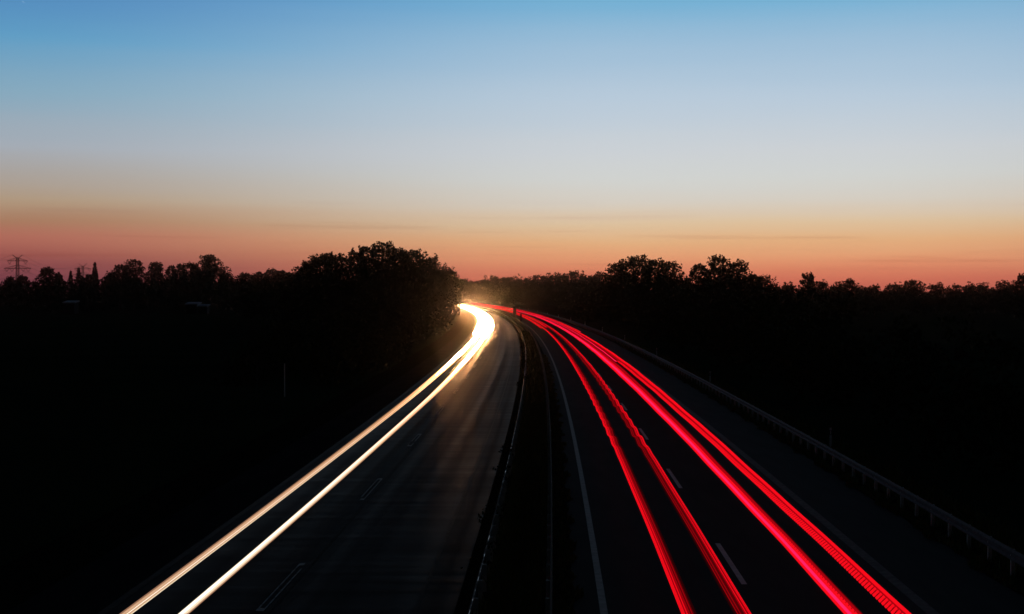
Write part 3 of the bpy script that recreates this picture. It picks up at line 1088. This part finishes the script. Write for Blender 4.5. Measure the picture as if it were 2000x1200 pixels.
def mast(px, ytop, Y, spread, label):
    x, _, zt = at(px, ytop, Y)
    r = empty('mast', (x, Y, 0))
    tag(r, label, 'mast', 'thin masts behind the right-hand trees')
    m = MB()
    for sx, sy in ((-1, -1), (1, -1), (1, 1), (-1, 1)):
        m.bar((sx*spread, sy*spread, -.3), (sx*.10, sy*.10, zt), .13)
    m.build('leg', M['pylon'], r)
    b = MB()
    for i in range(9):
        z0, z1 = zt*i/9, zt*(i+1)/9
        w0, w1 = spread*(1 - i/9) + .1, spread*(1 - (i+1)/9) + .1
        b.bar((-w0, -w0, z0), (w1, -w1, z1), .05)
        b.bar((w0, -w0, z0), (-w1, -w1, z1), .05)
        b.bar((-w1, -w1, z1), (w1, -w1, z1), .05)
    b.build('bracing', M['pylon'], r)
mast(1392.5, 502, 900, 2.9, 'tall thin tapering mast just left of the tree with the upright tuft')
mast(1350.3, 525, 1100, 2.4, 'shorter fainter mast in the saddle between the high right-hand trees')
mast(1340.5, 537, 1250, 2.4, 'shortest thin mast tip, left of the fainter one in the saddle')

# ------------------------------------------------------------------ sheds in the left field, tube frame by the road
def shed(x0px, x1px, ytop, Y, depth, mat, label):
    x0, x1 = (x0px - 1000)/F*Y, (x1px - 1000)/F*Y
    zt = H + (570 - ytop)/F*Y
    w = x1 - x0
    r = empty('shed', ((x0 + x1)/2, Y, 0))
    tag(r, label, 'shed', 'sheds at the far side of the left field')
    b = MB()
    b.box(-w/2, w/2, 0, depth, -.2, zt - .5)
    b.build('wall', M['shed_wall'], r)
    f = MB()
    i0 = [(-w/2 - .3, -.4, zt - .55), (w/2 + .3, -.4, zt - .55), (w/2 + .3, depth + .3, zt - .05), (-w/2 - .3, depth + .3, zt - .05)]
    up = [(x, y, z + .42) for x, y, z in i0]
    f.quad(*up)
    for k in range(4):
        k2 = (k+1) % 4
        f.quad(i0[k], i0[k2], up[k2], up[k])
    f.quad(*reversed(i0))
    f.build('roof', M[mat], r)
    d = MB()
    d.box(-.5, .5, -.05, -.004, 0, 2.0)
    d.build('door', M['shed_wall'], r)
shed(124, 145, 589.5, 492, 5, 'white_sheet', 'small shed with a white roof edge across the left field, below the firs')
shed(363, 385, 592.5, 490, 6, 'pale_roof', 'bluish-roofed shed across the left field, below the tallest oak')
shed(386, 404, 596.5, 486, 4, 'pale_roof', 'lower lean-to shed against the right of the bluish roofed one')
fr = empty('tube_frame', ((555.5-1000)/F*103, 103, 0))
tag(fr, 'thin grey tubular frame with one tall post standing in the dark left of the motorway', 'frame')
for n_, a, b_ in (('post', (0, 0, -.3), (0, 0, 2.42)), ('rail', (-2.0, 0, 2.40), (-.03, 0, 2.40)), ('brace', (-2.0, 0, -.3), (-2.0, 0, 2.38))):
    q = MB()
    q.tube([a, b_], .022 if n_ == 'rail' else .04, 8)
    q.build(n_, M['steel_post' if n_ == 'post' else 'sign_back'], fr)

# short glowing streak, top left of the sky
x, y, z = at(47.8, 5.5, 7000)
c = MB()
d = Vector((1, 0, -.82)).normalized()
c.tube([tuple(d*k) for k in (-8, -6, 0, 6, 8)], [.6, 2.0, 2.6, 2.0, .6], 8)
o = c.build('sky_streak', glow('streak_glow', (.17, .36, .62), 1.0))
o.location = (x, y, z)
tag(o, 'tiny pale streak high in the top left of the sky', 'sky_streak')

# ------------------------------------------------------------------ added haze, standing in for lens glare round the headlamps
hz = MB()
hz.box(-1400, 1400, -200, 2300, -1.0, 60)
hm = bpy.data.materials.new('glare_haze')
hm.use_nodes = True
ht = hm.node_tree
ht.nodes.remove(ht.nodes['Principled BSDF'])
pv = ht.nodes.new('ShaderNodeVolumePrincipled')
pv.inputs['Color'].default_value = (.95, .95, .95, 1)
pv.inputs['Density'].default_value = 0.0001
pv.inputs['Anisotropy'].default_value = .994
ht.links.new(pv.outputs[0], ht.nodes['Material Output'].inputs['Volume'])
tag(hz.build('haze', hm), kind='stuff')
